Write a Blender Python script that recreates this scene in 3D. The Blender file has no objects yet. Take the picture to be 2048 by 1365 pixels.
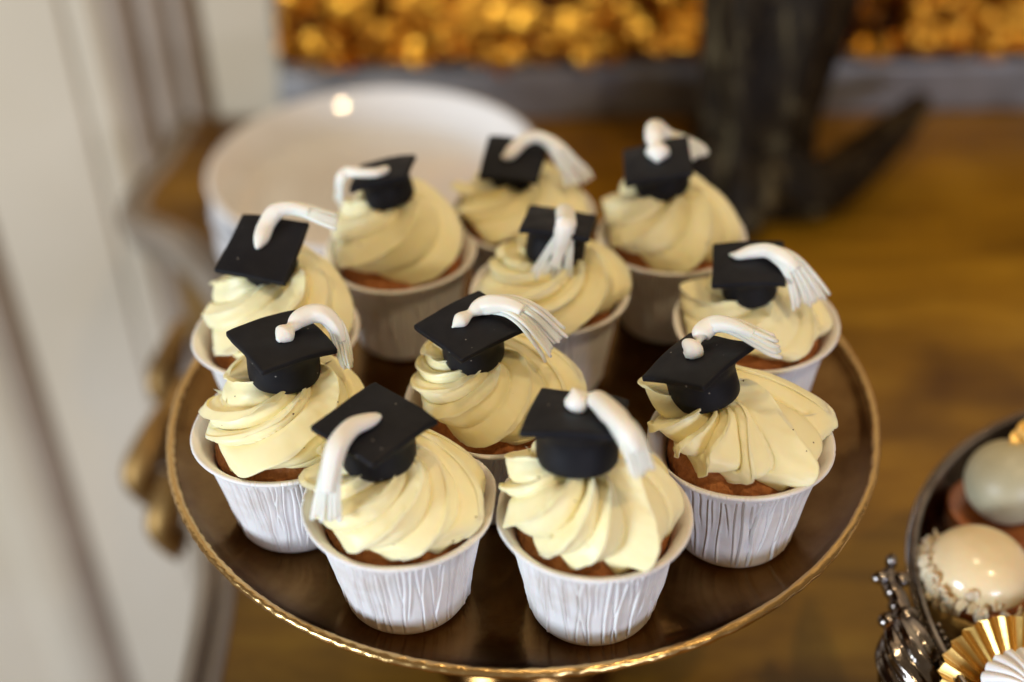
import bpy, bmesh, math, random
import numpy as np
from mathutils import Vector, Matrix

# ------------------------------------------------------------------ camera, light, exposure
CM = 0.01                                   # everything below is written in centimetres
S = bpy.context.scene
COL = S.collection
rng = np.random.RandomState(7)
random.seed(7)

cam_d = bpy.data.cameras.new("camera")
cam = bpy.data.objects.new("camera", cam_d)
COL.objects.link(cam)
cr, cu, cf = (Vector((0.99979343, -0.00583905, -0.01946797)), Vector((0.01909611, 0.59784581, 0.80138363)),
              Vector((-0.00695953, 0.80158985, -0.59783382)))
cam.matrix_world = Matrix(((cr.x, cu.x, -cf.x, 0), (cr.y, cu.y, -cf.y, -42.71 * CM), (cr.z, cu.z, -cf.z, 35.73 * CM), (0, 0, 0, 1)))
cam_d.sensor_width = 36
cam_d.lens = 45.25
cam_d.clip_start = 0.02
cam_d.clip_end = 50
cam_d.dof.use_dof = True
cam_d.dof.focus_distance = 0.462
cam_d.dof.aperture_fstop = 2.9
cam_d.dof.aperture_blades = 0
S.camera = cam

W = bpy.data.worlds.new("World")
S.world = W
W.use_nodes = True
W.node_tree.nodes["Background"].inputs[0].default_value = (1.0, 0.76, 0.49, 1)
W.node_tree.nodes["Background"].inputs[1].default_value = 0.20

def area(name, loc, target, sx, sy, power, col):
    l = bpy.data.lights.new(name, 'AREA')
    l.shape = 'RECTANGLE'; l.size = sx * CM; l.size_y = sy * CM; l.energy = power; l.color = col
    o = bpy.data.objects.new(name, l); COL.objects.link(o)
    o.location = Vector(loc) * CM
    o.rotation_euler = (Vector(target) - Vector(loc)).to_track_quat('-Z', 'Y').to_euler()
    return o
def bulb(name, loc, r, power, col):
    l = bpy.data.lights.new(name, 'POINT')
    l.shadow_soft_size = r * CM; l.energy = power; l.color = col
    o = bpy.data.objects.new(name, l); COL.objects.link(o); o.location = Vector(loc) * CM
    return o
area("window_light", (-265, -190, 38), (0, 0, 2), 90, 80, 108, (0.75, 0.87, 1.0))
area("window_light", (120, -300, 38), (0, 0, 2), 80, 80, 44, (0.72, 0.78, 1.0))
bulb("ceiling_bulb", (10, 20, 170), 3.5, 18, (1.0, 0.76, 0.46))
bulb("ceiling_bulb", (61, -67, 165), 3.5, 36, (1.0, 0.75, 0.43))

S.view_settings.view_transform = 'Standard'
S.view_settings.look = 'None'
S.view_settings.exposure = 0.0
S.view_settings.gamma = 1.0
S.view_settings.use_curve_mapping = False
S.render.engine = 'CYCLES'
S.cycles.use_denoising = True
S.cycles.max_bounces = 10
S.cycles.diffuse_bounces = 8
S.cycles.sample_clamp_indirect = 4.0

# ------------------------------------------------------------------ object helpers
def link(o, parent=None, label=None, cat=None, group=None, kind=None):
    COL.objects.link(o)
    if parent is not None: o.parent = parent
    if label: o['label'] = label
    if cat: o['category'] = cat
    if group: o['group'] = group
    if kind: o['kind'] = kind
    return o
def thing(name, label, cat, loc=(0, 0, 0), group=None, rot=None):
    o = bpy.data.objects.new(name, None)
    o.empty_display_size = 0.02
    o.location = Vector(loc) * CM
    if rot is not None: o.rotation_euler = rot
    return link(o, None, label, cat, group)
def mesh(name, V, F, mat, parent=None, smooth=True, mats=None, fm=None, **k):
    """V (n,3) cm, F list/array of faces"""
    me = bpy.data.meshes.new(name)
    V = np.asarray(V, dtype=np.float64) * CM
    if isinstance(F, np.ndarray):
        n, w = F.shape
        me.vertices.add(len(V)); me.vertices.foreach_set("co", V.ravel())
        me.loops.add(n * w); me.loops.foreach_set("vertex_index", F.ravel().astype(np.int32))
        me.polygons.add(n); me.polygons.foreach_set("loop_start", np.arange(0, n * w, w, dtype=np.int32))
        me.update(calc_edges=True)
    else:
        me.from_pydata(V.tolist(), [], F)
    if smooth: me.polygons.foreach_set("use_smooth", np.ones(len(me.polygons), dtype=bool))
    for m in (mats or [mat]): me.materials.append(m)
    if fm is not None: me.polygons.foreach_set("material_index", np.asarray(fm, dtype=np.int32))
    me.update()
    return link(bpy.data.objects.new(name, me), parent, **k)
def gridf(nu, nv, wu=False, wv=False):
    """quads of a (nu,nv) vertex grid"""
    a = np.arange(nu * nv).reshape(nu, nv)
    if wu: a = np.vstack([a, a[:1]])
    if wv: a = np.hstack([a, a[:, :1]])
    return np.stack([a[:-1, :-1], a[1:, :-1], a[1:, 1:], a[:-1, 1:]], -1).reshape(-1, 4)
def lathe(profile, n=96, rfun=None):
    """profile [(r,z)...] -> V,F ; ordered so that normals point right of the direction of travel"""
    P = np.array(profile, float)
    ph = np.linspace(0, 2 * np.pi, n, endpoint=False)
    r = P[None, :, 0] * np.ones((n, 1)); z = P[None, :, 1] * np.ones((n, 1))
    if rfun: r, z = rfun(ph[:, None], r, z)
    V = np.stack([r * np.cos(ph)[:, None], r * np.sin(ph)[:, None], z], -1).reshape(-1, 3)
    return V, gridf(n, len(P), True, False)
def smoothpath(P, n):
    """Catmull-Rom through rows of P"""
    P = np.array(P, float); m = len(P)
    t = np.linspace(0, m - 1 - 1e-9, n); i = t.astype(int); f = (t - i)[:, None]
    g = lambda k: P[np.clip(k, 0, m - 1)]
    p0, p1, p2, p3 = g(i - 1), g(i), g(i + 1), g(i + 2)
    return .5 * (2 * p1 + (p2 - p0) * f + (2 * p0 - 5 * p1 + 4 * p2 - p3) * f ** 2 + (3 * p1 - p0 - 3 * p2 + p3) * f ** 3)
def tube(path, rad, k=12, side=None, flat=1.0, shape=None):
    """swept tube with closed ends; rad per point; side (n,3) optional width direction"""
    P = np.array(path, float); n = len(P)
    T = np.gradient(P, axis=0); T /= np.linalg.norm(T, axis=1)[:, None] + 1e-12
    if side is None:
        s = np.cross(T[0], [0.13, 0.2, 1.0]); out = []
        for i in range(n):
            s = s - T[i] * (s @ T[i]); s = s / (np.linalg.norm(s) + 1e-12); out.append(s)
        side = np.array(out)
    else:
        side = side - T * (side * T).sum(1)[:, None]; side /= np.linalg.norm(side, axis=1)[:, None] + 1e-12
    B = np.cross(T, side)
    a = np.linspace(0, 2 * np.pi, k, endpoint=False)
    rad = np.broadcast_to(np.array(rad, float), (n,))
    R = rad[:, None] * np.ones((1, k))
    if shape is not None: R = R * shape(np.linspace(0, 1, n)[:, None], a[None])
    V = P[:, None] + side[:, None] * (R * np.cos(a))[..., None] + B[:, None] * (R * np.sin(a) * flat)[..., None]
    F = gridf(n, k, False, True)
    V = V.reshape(-1, 3)
    c = len(V)
    V = np.vstack([V, P[:1], P[-1:]])
    F = F[:, ::-1].tolist()
    F += [[c, (j + 1) % k, j] for j in range(k)][::1]
    b = (n - 1) * k
    F += [[c + 1, b + j, b + (j + 1) % k] for j in range(k)]
    return V, [list(reversed(f)) for f in F]
def join(parts):
    Vs, Fs, o = [], [], 0
    for V, F in parts:
        Vs.append(np.asarray(V)); Fs += [[int(i) + o for i in f] for f in (F.tolist() if isinstance(F, np.ndarray) else F)]; o += len(V)
    return np.vstack(Vs), Fs
def ball(c, r, n=12, sq=(1, 1, 1)):
    th = np.linspace(0, np.pi, n); ph = np.linspace(0, 2 * np.pi, 2 * n, endpoint=False)
    V = np.stack([np.sin(th)[None] * np.cos(ph)[:, None], np.sin(th)[None] * np.sin(ph)[:, None], np.cos(th)[None] + 0 * ph[:, None]], -1)
    V = V * np.array(sq) * r + np.array(c)
    return V.reshape(-1, 3), gridf(2 * n, n, True)[:, ::-1]
def wob(P, f, seed, octv=4):
    """cheap smooth 3D noise about [-1,1] from random plane waves"""
    r = np.random.RandomState(seed); o = 0; tot = 0
    for k in range(octv):
        for _ in range(5):
            d = r.normal(size=3); d *= f * 2 ** k / np.linalg.norm(d)
            o = o + .5 ** k * np.sin(P @ d + r.uniform(0, 6.28))
        tot += .5 ** k * 2.2
    return o / tot
def rbox(sx, sy, sz, r, cuts=14):
    """rounded box as V,F centred"""
    bm = bmesh.new(); bmesh.ops.create_cube(bm, size=1.0)
    bmesh.ops.subdivide_edges(bm, edges=bm.edges[:], cuts=cuts, use_grid_fill=True)
    V = np.array([v.co[:] for v in bm.verts]); F = [[v.index for v in f.verts] for f in bm.faces]; bm.free()
    # push grid lines towards the edges so that the rounding is sampled
    V = np.sign(V) * .5 * (1 - (1 - 2 * np.abs(V)) ** 1.6)
    V = V * np.array([sx, sy, sz]); h = np.array([sx, sy, sz]) / 2 - r
    q = np.clip(V, -h, h); d = V - q; L = np.linalg.norm(d, axis=1)[:, None]
    return q + r * d / np.where(L < 1e-9, 1, L), F
def box(c, s):
    x, y, z = np.array(s) / 2.0
    V = np.array([(a * x, b * y, d * z) for a in (-1, 1) for b in (-1, 1) for d in (-1, 1)]) + np.array(c)
    return V, [[0, 1, 3, 2], [4, 6, 7, 5], [0, 4, 5, 1], [2, 3, 7, 6], [0, 2, 6, 4], [1, 5, 7, 3]]
def sstep(a, b, x):
    t = np.clip((x - a) / (b - a), 0, 1); return t * t * (3 - 2 * t)

# ------------------------------------------------------------------ materials
def mat(name, col, rough=.5, metal=0.0, **k):
    m = bpy.data.materials.new(name); m.use_nodes = True
    b = m.node_tree.nodes["Principled BSDF"]
    b.inputs["Base Color"].default_value = (*col, 1); b.inputs["Roughness"].default_value = rough; b.inputs["Metallic"].default_value = metal
    for n, v in k.items(): b.inputs[n.replace('_', ' ')].default_value = v
    return m
def nd(m, t, **k):
    n = m.node_tree.nodes.new(t)
    for a, v in k.items():
        if a in n.inputs: n.inputs[a].default_value = v
        else: setattr(n, a, v)
    return n
def lk(m, a, ao, b, bi): m.node_tree.links.new(a.outputs[ao], b.inputs[bi])
def coords(m, scale=(1, 1, 1)):
    t = nd(m, 'ShaderNodeTexCoord'); p = nd(m, 'ShaderNodeMapping'); p.inputs['Scale'].default_value = scale
    lk(m, t, 'Object', p, 'Vector'); return p
def noise(m, co, scale, detail=4, rough=.55, dist=0.0):
    n = nd(m, 'ShaderNodeTexNoise'); n.inputs['Scale'].default_value = scale; n.inputs['Detail'].default_value = detail
    n.inputs['Roughness'].default_value = rough; n.inputs['Distortion'].default_value = dist
    lk(m, co, 'Vector', n, 'Vector'); return n
def ramp(m, src, out, stops):
    r = nd(m, 'ShaderNodeValToRGB'); e = r.color_ramp.elements
    while len(e) < len(stops): e.new(.5)
    for x, (p, c) in zip(e, stops): x.position = p; x.color = (*c, 1) if len(c) == 3 else c
    lk(m, src, out, r, 'Fac'); return r
def bump(m, src, out, strength, dist):
    b = nd(m, 'ShaderNodeBump'); b.inputs['Strength'].default_value = strength; b.inputs['Distance'].default_value = dist * CM
    lk(m, src, out, b, 'Height'); pb = m.node_tree.nodes["Principled BSDF"]
    if pb.inputs['Normal'].is_linked:
        lk(m, pb.inputs['Normal'].links[0].from_node, 'Normal', b, 'Normal')
    lk(m, b, 'Normal', pb, 'Normal'); return b
def base(m, n, o='Color'): lk(m, n, o, m.node_tree.nodes["Principled BSDF"], 'Base Color')

M = {}
# frosting: vanilla cream with specks
m = M['frosting'] = mat("cream_frosting", (.84, .70, .36), .42, Subsurface_Weight=.45, Subsurface_Scale=.0022, IOR=1.42)
m.node_tree.nodes["Principled BSDF"].inputs["Subsurface Radius"].default_value = (1.0, .75, .35)
co = coords(m); v = nd(m, 'ShaderNodeTexVoronoi'); v.inputs['Scale'].default_value = 260; lk(m, co, 'Vector', v, 'Vector')
gate = nd(m, 'ShaderNodeSeparateColor'); lk(m, v, 'Color', gate, 'Color')
lt = nd(m, 'ShaderNodeMath', operation='LESS_THAN'); lk(m, v, 'Distance', lt, 0); lt.inputs[1].default_value = .10
lt2 = nd(m, 'ShaderNodeMath', operation='LESS_THAN'); lk(m, gate, 'Red', lt2, 0); lt2.inputs[1].default_value = .10
mu = nd(m, 'ShaderNodeMath', operation='MULTIPLY'); lk(m, lt, 0, mu, 0); lk(m, lt2, 0, mu, 1)
n1 = noise(m, co, 60, 3); r1 = ramp(m, n1, 'Fac', [(.3, (.90, .80, .46)), (.7, (.94, .865, .55))])
mx = nd(m, 'ShaderNodeMix', data_type='RGBA'); lk(m, mu, 0, mx, 'Factor'); lk(m, r1, 'Color', mx, 6); mx.inputs[7].default_value = (.12, .06, .02, 1)
lk(m, mx, 2, m.node_tree.nodes["Principled BSDF"], 'Base Color')
n2 = noise(m, co, 420, 3); bump(m, n2, 'Fac', .12, .02); n3 = noise(m, co, 90, 3); bump(m, n3, 'Fac', .15, .05)
# cake crumb
m = M['cake'] = mat("cake_crumb", (.2, .07, .02), .75)
co = coords(m); n1 = noise(m, co, 180, 6, .7); base(m, ramp(m, n1, 'Fac', [(.3, (.25, .075, .02)), (.55, (.48, .18, .055)), (.75, (.62, .28, .10))]))
v = nd(m, 'ShaderNodeTexVoronoi'); v.inputs['Scale'].default_value = 420; lk(m, co, 'Vector', v, 'Vector')
bump(m, v, 'Distance', .8, .10); bump(m, n1, 'Fac', .9, .12)
# paper
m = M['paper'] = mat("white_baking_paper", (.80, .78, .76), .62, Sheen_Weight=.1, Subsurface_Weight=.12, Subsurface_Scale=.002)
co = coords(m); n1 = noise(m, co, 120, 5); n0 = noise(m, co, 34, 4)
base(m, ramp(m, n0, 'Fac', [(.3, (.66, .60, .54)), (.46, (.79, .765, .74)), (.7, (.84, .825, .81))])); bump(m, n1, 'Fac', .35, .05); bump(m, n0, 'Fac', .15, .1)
# fondants
m = M['black'] = mat("black_fondant", (.0045, .0045, .0075), .5, Specular_IOR_Level=.2)
co = coords(m); n1 = noise(m, co, 500, 3); bump(m, n1, 'Fac', .12, .015); n2 = noise(m, co, 70, 4); bump(m, n2, 'Fac', .2, .05)
rr = ramp(m, n2, 'Fac', [(.3, (.48,) * 3), (.7, (.66,) * 3)]); lk(m, rr, 'Color', m.node_tree.nodes["Principled BSDF"], 'Roughness')
v = nd(m, 'ShaderNodeTexVoronoi'); v.inputs['Scale'].default_value = 420; lk(m, co, 'Vector', v, 'Vector')
lt = nd(m, 'ShaderNodeMath', operation='LESS_THAN'); lk(m, v, 'Distance', lt, 0); lt.inputs[1].default_value = .13
sc_ = nd(m, 'ShaderNodeSeparateColor'); lk(m, v, 'Color', sc_, 'Color')
l2 = nd(m, 'ShaderNodeMath', operation='LESS_THAN'); lk(m, sc_, 'Red', l2, 0); l2.inputs[1].default_value = .045
mu = nd(m, 'ShaderNodeMath', operation='MULTIPLY'); lk(m, lt, 0, mu, 0); lk(m, l2, 0, mu, 1)
n4 = noise(m, co, 55, 5, .65); rd = ramp(m, n4, 'Fac', [(.4, (.0042, .0042, .007)), (.75, (.011, .0105, .013))])
mx = nd(m, 'ShaderNodeMix', data_type='RGBA'); lk(m, mu, 0, mx, 'Factor'); lk(m, rd, 'Color', mx, 6); mx.inputs[7].default_value = (.25, .23, .21, 1)
lk(m, mx, 2, m.node_tree.nodes["Principled BSDF"], 'Base Color')
m = M['white'] = mat("white_fondant", (.84, .81, .73), .45, Subsurface_Weight=.3, Subsurface_Scale=.003)
co = coords(m); n2 = noise(m, co, 110, 4); bump(m, n2, 'Fac', .15, .03)
# metals
m = M['bronze'] = mat("antique_bronze_metal", (.30, .17, .065), .3, 1.0)
co = coords(m); n1 = noise(m, co, 30, 6, .6); n2 = noise(m, co, 350, 4, .6)
base(m, ramp(m, n1, 'Fac', [(.36, (.13, .060, .016)), (.66, (.24, .13, .042))]))
rr = ramp(m, n1, 'Fac', [(.3, (.13,) * 3), (.75, (.27,) * 3)]); lk(m, rr, 'Color', m.node_tree.nodes["Principled BSDF"], 'Roughness')
bump(m, n2, 'Fac', .22, .03)
m = M['goldrim'] = mat("hammered_gold_metal", (.62, .40, .16), .27, 1.0)
co = coords(m); n2 = noise(m, co, 260, 4, .6); bump(m, n2, 'Fac', .5, .05)
m = M['gilt'] = mat("carved_gilt", (.80, .43, .09), .42, 1.0)
co = coords(m); n1 = noise(m, co, 13, 4, .6)
base(m, ramp(m, n1, 'Fac', [(.40, (.09, .034, .012)), (.5, (.50, .19, .02)), (.62, (.98, .47, .05))])); bump(m, n1, 'Fac', .5, .3)
m = M['dullgilt'] = mat("worn_gilt", (.2, .11, .035), .5, .8)
co = coords(m); n1 = noise(m, co, 30, 5, .6); base(m, ramp(m, n1, 'Fac', [(.35, (.16, .09, .03)), (.65, (.40, .24, .08))]))
m = M['silver'] = mat("tarnished_silver", (.60, .55, .50), .16, 1.0)
co = coords(m); n1 = noise(m, co, 50, 5); base(m, ramp(m, n1, 'Fac', [(.3, (.12, .095, .08)), (.65, (.36, .32, .29))])); bump(m, n1, 'Fac', .12, .05)
m = M['goldfoil'] = mat("gold_foil", (.86, .56, .17), .3, 1.0)
co = coords(m); n1 = noise(m, co, 300, 4); bump(m, n1, 'Fac', .25, .03)
m = M['porcelain'] = mat("white_porcelain", (.80, .79, .79), .06, 0)
co = coords(m); n1 = noise(m, co, 20, 3); bump(m, n1, 'Fac', .03, .05)
m = M['bark'] = mat("dark_patinated_bronze", (.05, .042, .03), .6, 0, Specular_IOR_Level=.15)
co = coords(m, (1, 1, .35)); n1 = noise(m, co, 55, 6, .65, .6)
base(m, ramp(m, n1, 'Fac', [(.42, (.007, .004, .002)), (.56, (.022, .014, .006)), (.68, (.12, .092, .046))])); bump(m, n1, 'Fac', .7, .4)
# table, wall
m = M['wood'] = mat("polished_golden_wood", (.3, .16, .02), .3, 0, Specular_IOR_Level=.35)
co = coords(m, (1.2, 7, 1)); n1 = noise(m, co, 5, 7, .62, 1.0); co2 = coords(m); n2 = noise(m, co2, 7, 4)
r1 = ramp(m, n1, 'Fac', [(.25, (.13, .058, .004)), (.5, (.28, .138, .007)), (.78, (.42, .23, .018))])
r2 = ramp(m, n2, 'Fac', [(.34, (.36, .30, .28)), (.5, (.8, .78, .76)), (.66, (1.1, 1.1, 1.1))])
mx = nd(m, 'ShaderNodeMix', data_type='RGBA', blend_type='MULTIPLY'); mx.inputs[0].default_value = 1; lk(m, r1, 'Color', mx, 6); lk(m, r2, 'Color', mx, 7)
lk(m, mx, 2, m.node_tree.nodes["Principled BSDF"], 'Base Color'); bump(m, n1, 'Fac', .08, .05)
m = M['edge'] = mat("silvered_edge_paint", (.36, .31, .26), .38, .25)
co = coords(m); n1 = noise(m, co, 18, 5); base(m, ramp(m, n1, 'Fac', [(.3, (.20, .155, .11)), (.7, (.30, .25, .20))]))
m = M['wall'] = mat("cream_wall_paint", (.60, .56, .49), .6)
co = coords(m); n1 = noise(m, co, 3, 4); base(m, ramp(m, n1, 'Fac', [(.3, (.57, .49, .36)), (.7, (.63, .555, .44))])); n2 = noise(m, co, 200, 3); bump(m, n2, 'Fac', .1, .05)
M['taupe'] = mat("taupe_moulding_and_shade", (.27, .20, .15), .5)
co = coords(M['taupe']); n1 = noise(M['taupe'], co, 12, 4); base(M['taupe'], ramp(M['taupe'], n1, 'Fac', [(.3, (.31, .24, .18)), (.7, (.37, .295, .23))]))
m = M['edge2'] = mat("beige_inner_band_paint", (.3, .25, .2), .45)
co = coords(m); n1 = noise(m, co, 18, 5); base(m, ramp(m, n1, 'Fac', [(.3, (.25, .20, .155)), (.7, (.36, .31, .26))]))
m = M['slate'] = mat("grey_stone", (.22, .21, .21), .3)
co = coords(m); n1 = noise(m, co, 8, 6, .6, .8); base(m, ramp(m, n1, 'Fac', [(.3, (.13, .12, .115)), (.7, (.32, .315, .32))]))
m = M['floor'] = mat("parquet_floor", (.20, .14, .09), .4)
co = coords(m, (1, 6, 1)); n1 = noise(m, co, 3, 5); base(m, ramp(m, n1, 'Fac', [(.3, (.13, .085, .05)), (.7, (.26, .18, .11))]))
# pastry materials
m = M['tart'] = mat("baked_tart_crust", (.55, .38, .13), .7)
co = coords(m); n1 = noise(m, co, 140, 5); base(m, ramp(m, n1, 'Fac', [(.3, (.42, .22, .05)), (.7, (.62, .47, .19))])); bump(m, n1, 'Fac', .5, .06)
m = M['jam'] = mat("caramel_jam", (.32, .085, .012), .25, Coat_Weight=.5)
co = coords(m); n1 = noise(m, co, 90, 4); base(m, ramp(m, n1, 'Fac', [(.3, (.22, .05, .008)), (.7, (.42, .13, .02))]))
m = M['glaze'] = mat("ivory_mirror_glaze", (.82, .67, .42), .2, Subsurface_Weight=.3, Subsurface_Scale=.004, Coat_Weight=.2)
co = coords(m); n1 = noise(m, co, 30, 3); base(m, ramp(m, n1, 'Fac', [(.3, (.80, .64, .38)), (.7, (.85, .71, .48))]))
m = M['flake'] = mat("almond_flake", (.78, .66, .46), .6, Subsurface_Weight=.2, Subsurface_Scale=.002)
co = coords(m); n1 = noise(m, co, 200, 3); base(m, ramp(m, n1, 'Fac', [(.3, (.66, .50, .30)), (.7, (.84, .75, .58))]))
m = M['pearl'] = mat("pale_green_glaze", (.50, .50, .38), .42)
co = coords(m); n1 = noise(m, co, 30, 3); base(m, ramp(m, n1, 'Fac', [(.3, (.46, .42, .27)), (.7, (.58, .54, .38))]))
m = M['meringue'] = mat("white_fluted_sugar", (.84, .84, .87), .5, Subsurface_Weight=.2, Subsurface_Scale=.003)
co = coords(m); n1 = noise(m, co, 90, 3); bump(m, n1, 'Fac', .15, .03)
# ------------------------------------------------------------------ the setting: wall, floor, table
wall = bpy.data.objects.new("wall", None); link(wall, kind='structure')
def wpart(name, parts, m, bevel=0): 
    V, F = join(parts); return mesh(name, V, F, M[m], wall, smooth=False)
def slab(x0, x1, y0, y1, z0, z1): return box(((x0 + x1) / 2, (y0 + y1) / 2, (z0 + z1) / 2), (x1 - x0, y1 - y0, z1 - z0))
wpart("plaster", [slab(-190, 190, 60, 64, -107, 190)], 'wall')
def moulding(x0, x1, depth, m, z0=-100, z1=180):
    """a rounded vertical moulding running up the wall"""
    w = x1 - x0; n = 12; pts = []
    for i in range(n + 1):
        t = i / n; pts.append((x0 + w * t, 59.9 - depth * (math.sin(math.pi * t) ** .6)))
    pts = [(x0, 60.5)] + pts + [(x1, 60.5)]
    P = np.array(pts); V = np.vstack([np.c_[P, np.full(len(P), z0)], np.c_[P, np.full(len(P), z1)]]); k = len(P)
    F = [[i, i + 1, k + i + 1, k + i] for i in range(k - 1)] + [list(range(k))[::-1], list(range(k, 2 * k))]
    mesh("moulding", V, F, M[m], wall, smooth=False)
moulding(-34.3, -31.6, 1.3, 'taupe'); moulding(-31.6, -28.9, .9, 'taupe'); moulding(-28.9, -26.2, 1.6, 'taupe')
moulding(-37.6, -34.3, .7, 'wall'); moulding(-52.0, -48.6, 1.6, 'taupe'); moulding(-58, -52.0, .8, 'wall')  # the taupe strip is a shadow band on the wall, put in as dark colour
mesh("panel", *join([slab(-26.0, -20.1, 59.2, 60.2, -99.5, 180)]), M['wall'], wall, smooth=False)
mesh("panel", *join([slab(-48.4, -37.8, 59.3, 60.2, -99.5, 180)]), M['wall'], wall, smooth=False)
mesh("skirting", *join([slab(-190, 190, 58.4, 60.2, -107, -99)]), M['wall'], wall, smooth=False)
fl = mesh("floor", *slab(-190, 190, -190, 62, -110, -107), M['floor'], smooth=False, kind='structure')

TZ = -15.0
out = smoothpath([(-19.5, -30), (-17.6, -14), (-17.3, -2), (-17.9, 5.7), (-20.2, 13), (-21.6, 20), (-21.0, 26), (-21.6, 31), (-25.5, 37.5), (-30.3, 41.6), (-31.2, 46), (-30.2, 52), (-29.9, 58)], 90)
table = thing("console_table", "golden brown polished wooden console table with curved silvery edge under the cake stand", "table", (0, 10, -107))
TO = np.array([0, 10, -107.0])
ins = out + np.array([2.2, 0])
poly = [tuple(p) for p in ins] + [(92, 58), (92, -30)]
n = len(poly)
V = np.array([(x, y, TZ) for x, y in poly] + [(x, y, TZ - 2.0) for x, y in poly]) - TO
F = [list(range(n))[::-1], list(range(n, 2 * n))] + [[i, (i + 1) % n, n + (i + 1) % n, n + i] for i in range(n)]
o = mesh("tabletop", V, F, M['wood'], table, smooth=False)
# moulded edge swept along the left outline
T = np.gradient(out, axis=0); T /= np.linalg.norm(T, axis=1)[:, None]; N = np.c_[T[:, 1], -T[:, 0]]     # towards the table
def sweep(prof):
    return np.array([[(out[i, 0] + N[i, 0] * a, out[i, 1] + N[i, 1] * a, TZ + b) for a, b in prof] for i in range(len(out))]).reshape(-1, 3) - TO, gridf(len(out), len(prof))
mesh("edge_moulding", *sweep([(1.24, .1), (1.2, .30), (1.0, .40), (.7, .36), (.35, .12), (.05, -.3), (-.1, -.8), (.0, -1.2), (.35, -1.5), (.3, -2.2), (.8, -2.9), (1.6, -3.2), (2.3, -3.2)]), M['edge'], table)
mesh("inner_band", *sweep([(2.35, -.4), (2.3, .05), (2.1, .10), (1.5, .10), (1.26, .05), (1.26, -.5)]), M['edge2'], table)
# apron and carving below
ap = out + N * 3.4
V = np.array([[(x, y, TZ - 2.5), (x, y, TZ - 13)] for x, y in ap]).reshape(-1, 3) - TO
mesh("apron", V, gridf(len(ap), 2), M['dullgilt'], table)
# carved gilded leaf scroll on the apron
def scroll(c, s, flip, seed):
    parts = []
    for k in range(5):
        a = k / 4.0
        p = [(0, 0, 0), (-.5 * s, -1.6 * s + a * 1.2, -1.2 - a), (-1.0 * s, (-2.6 + 2.0 * a) * s, -3.0 - a * 1.8), (-.4, (-2.9 + 3.2 * a) * s, -5.2 - a * 2)]
        pp = smoothpath(np.array(p) + np.array(c), 18); w = .9 * np.sin(np.linspace(.25, 3.05, 18)) + .1
        parts.append(tube(pp, w, 9, flat=.6))
    return join(parts)
mesh("carved_leaf", *[(v if i else v - TO) for i, v in enumerate(scroll((-22.6, 25.0, -17.2), 1.35, 1, 1))], M['dullgilt'], table)
mesh("carved_leaf", *[(v if i else v - TO) for i, v in enumerate(scroll((-21.2, 17.5, -17.6), 1.35, 1, 2))], M['dullgilt'], table)
mesh("carved_leaf", *[(v if i else v - TO) for i, v in enumerate(scroll((-23.8, 31.0, -16.8), 1.5, 1, 3))], M['dullgilt'], table)
mesh("carved_leaf", *[(v if i else v - TO) for i, v in enumerate(scroll((-23.2, 22.0, -17.0), 1.6, 1, 4))], M['dullgilt'], table)
for x, y in ((-19, -22), (-25, 50), (86, -22), (86, 50)):
    pr = [(0, 0), (2.2, 0), (2.4, 3), (1.5, 6), (1.9, 20), (3.0, 48), (3.6, 76), (3.8, 89.0), (0, 89.0)]
    V, F = lathe(pr, 24); mesh("leg", V + np.array([x, y, -107]) - TO, F, M['gilt'], table)

# low grey stone upstand along the back of the table
ups = thing("stone_upstand", "low grey stone ledge running along the back of the table below the gilded carving", "ledge", (36, 57.5, TZ))
V, F = rbox(112, 2.6, 4.6, .4, 10); mesh("stone_slab", V + np.array([0, 0.6, 2.31]), F, M['slate'], ups)

# gilded carved panel standing on the upstand
frame = thing("gilded_carving", "ornate carved gold panel above the grey ledge at the back", "carved frame", (36, 59, TZ + 4.7))
nx, nz = 420, 70
gx = np.linspace(-55.6, 56, nx); gz = np.linspace(0, 20, nz)
X, Z = np.meshgrid(gx, gz, indexing='ij'); P = np.stack([X, 0 * X, Z], -1)
h = wob(P, 1.1, 3, 3) * 1.0 + np.abs(wob(P, 2.0, 5, 2)) * 1.6
V = np.stack([X + .3 * wob(P, 1.5, 9), -.3 - 1.3 * np.clip(h + .3, 0, 3) * sstep(0, 1.0, Z), Z], -1).reshape(-1, 3)
mesh("carved_relief", V, gridf(nx, nz)[:, ::-1], M['gilt'], frame)
V, F = rbox(111.6, 1.2, 20, .1, 6); mesh("backing_board", V + np.array([.2, .4, 10.01]), F, M['taupe'], frame)
# carved leaves and bosses, one by one
def leafmesh():
    n, k = 12, 7; u = np.linspace(0, 1, n)[:, None]; v = np.linspace(-1, 1, k)[None]
    w = .85 * np.sin(np.pi * np.clip(u * .92 + .08, 0, 1)) ** .7
    V = np.stack([v * w, -.75 * np.sin(u * 2.6) - .35 * (1 - v ** 2) + .14 * np.cos(v * 9), u * 2.6 - 1.3 + 0 * v], -1)
    return V.reshape(-1, 3), gridf(n, k)
lv, lf = leafmesh(); lm_ = None
for i in range(280):
    x = rng.uniform(-54, 54) if i > 130 else rng.uniform(-54, 10); z = rng.uniform(1.0, 9.5)
    if lm_ is None:
        o = mesh("gilt_leaf", lv, lf, M['gilt'], frame); lm_ = o.data
    else:
        o = link(bpy.data.objects.new("gilt_leaf", lm_), frame)
    o.location = Vector((x, -1.9, z)) * CM; s = rng.uniform(.45, 1.25); o.scale = (s * rng.uniform(.6, 1.1), s, s * rng.uniform(.9, 1.5))
    o.rotation_euler = (rng.uniform(-.5, .5), rng.uniform(-3.1, 3.1), rng.uniform(-.5, .5))
bm_ = None
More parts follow.
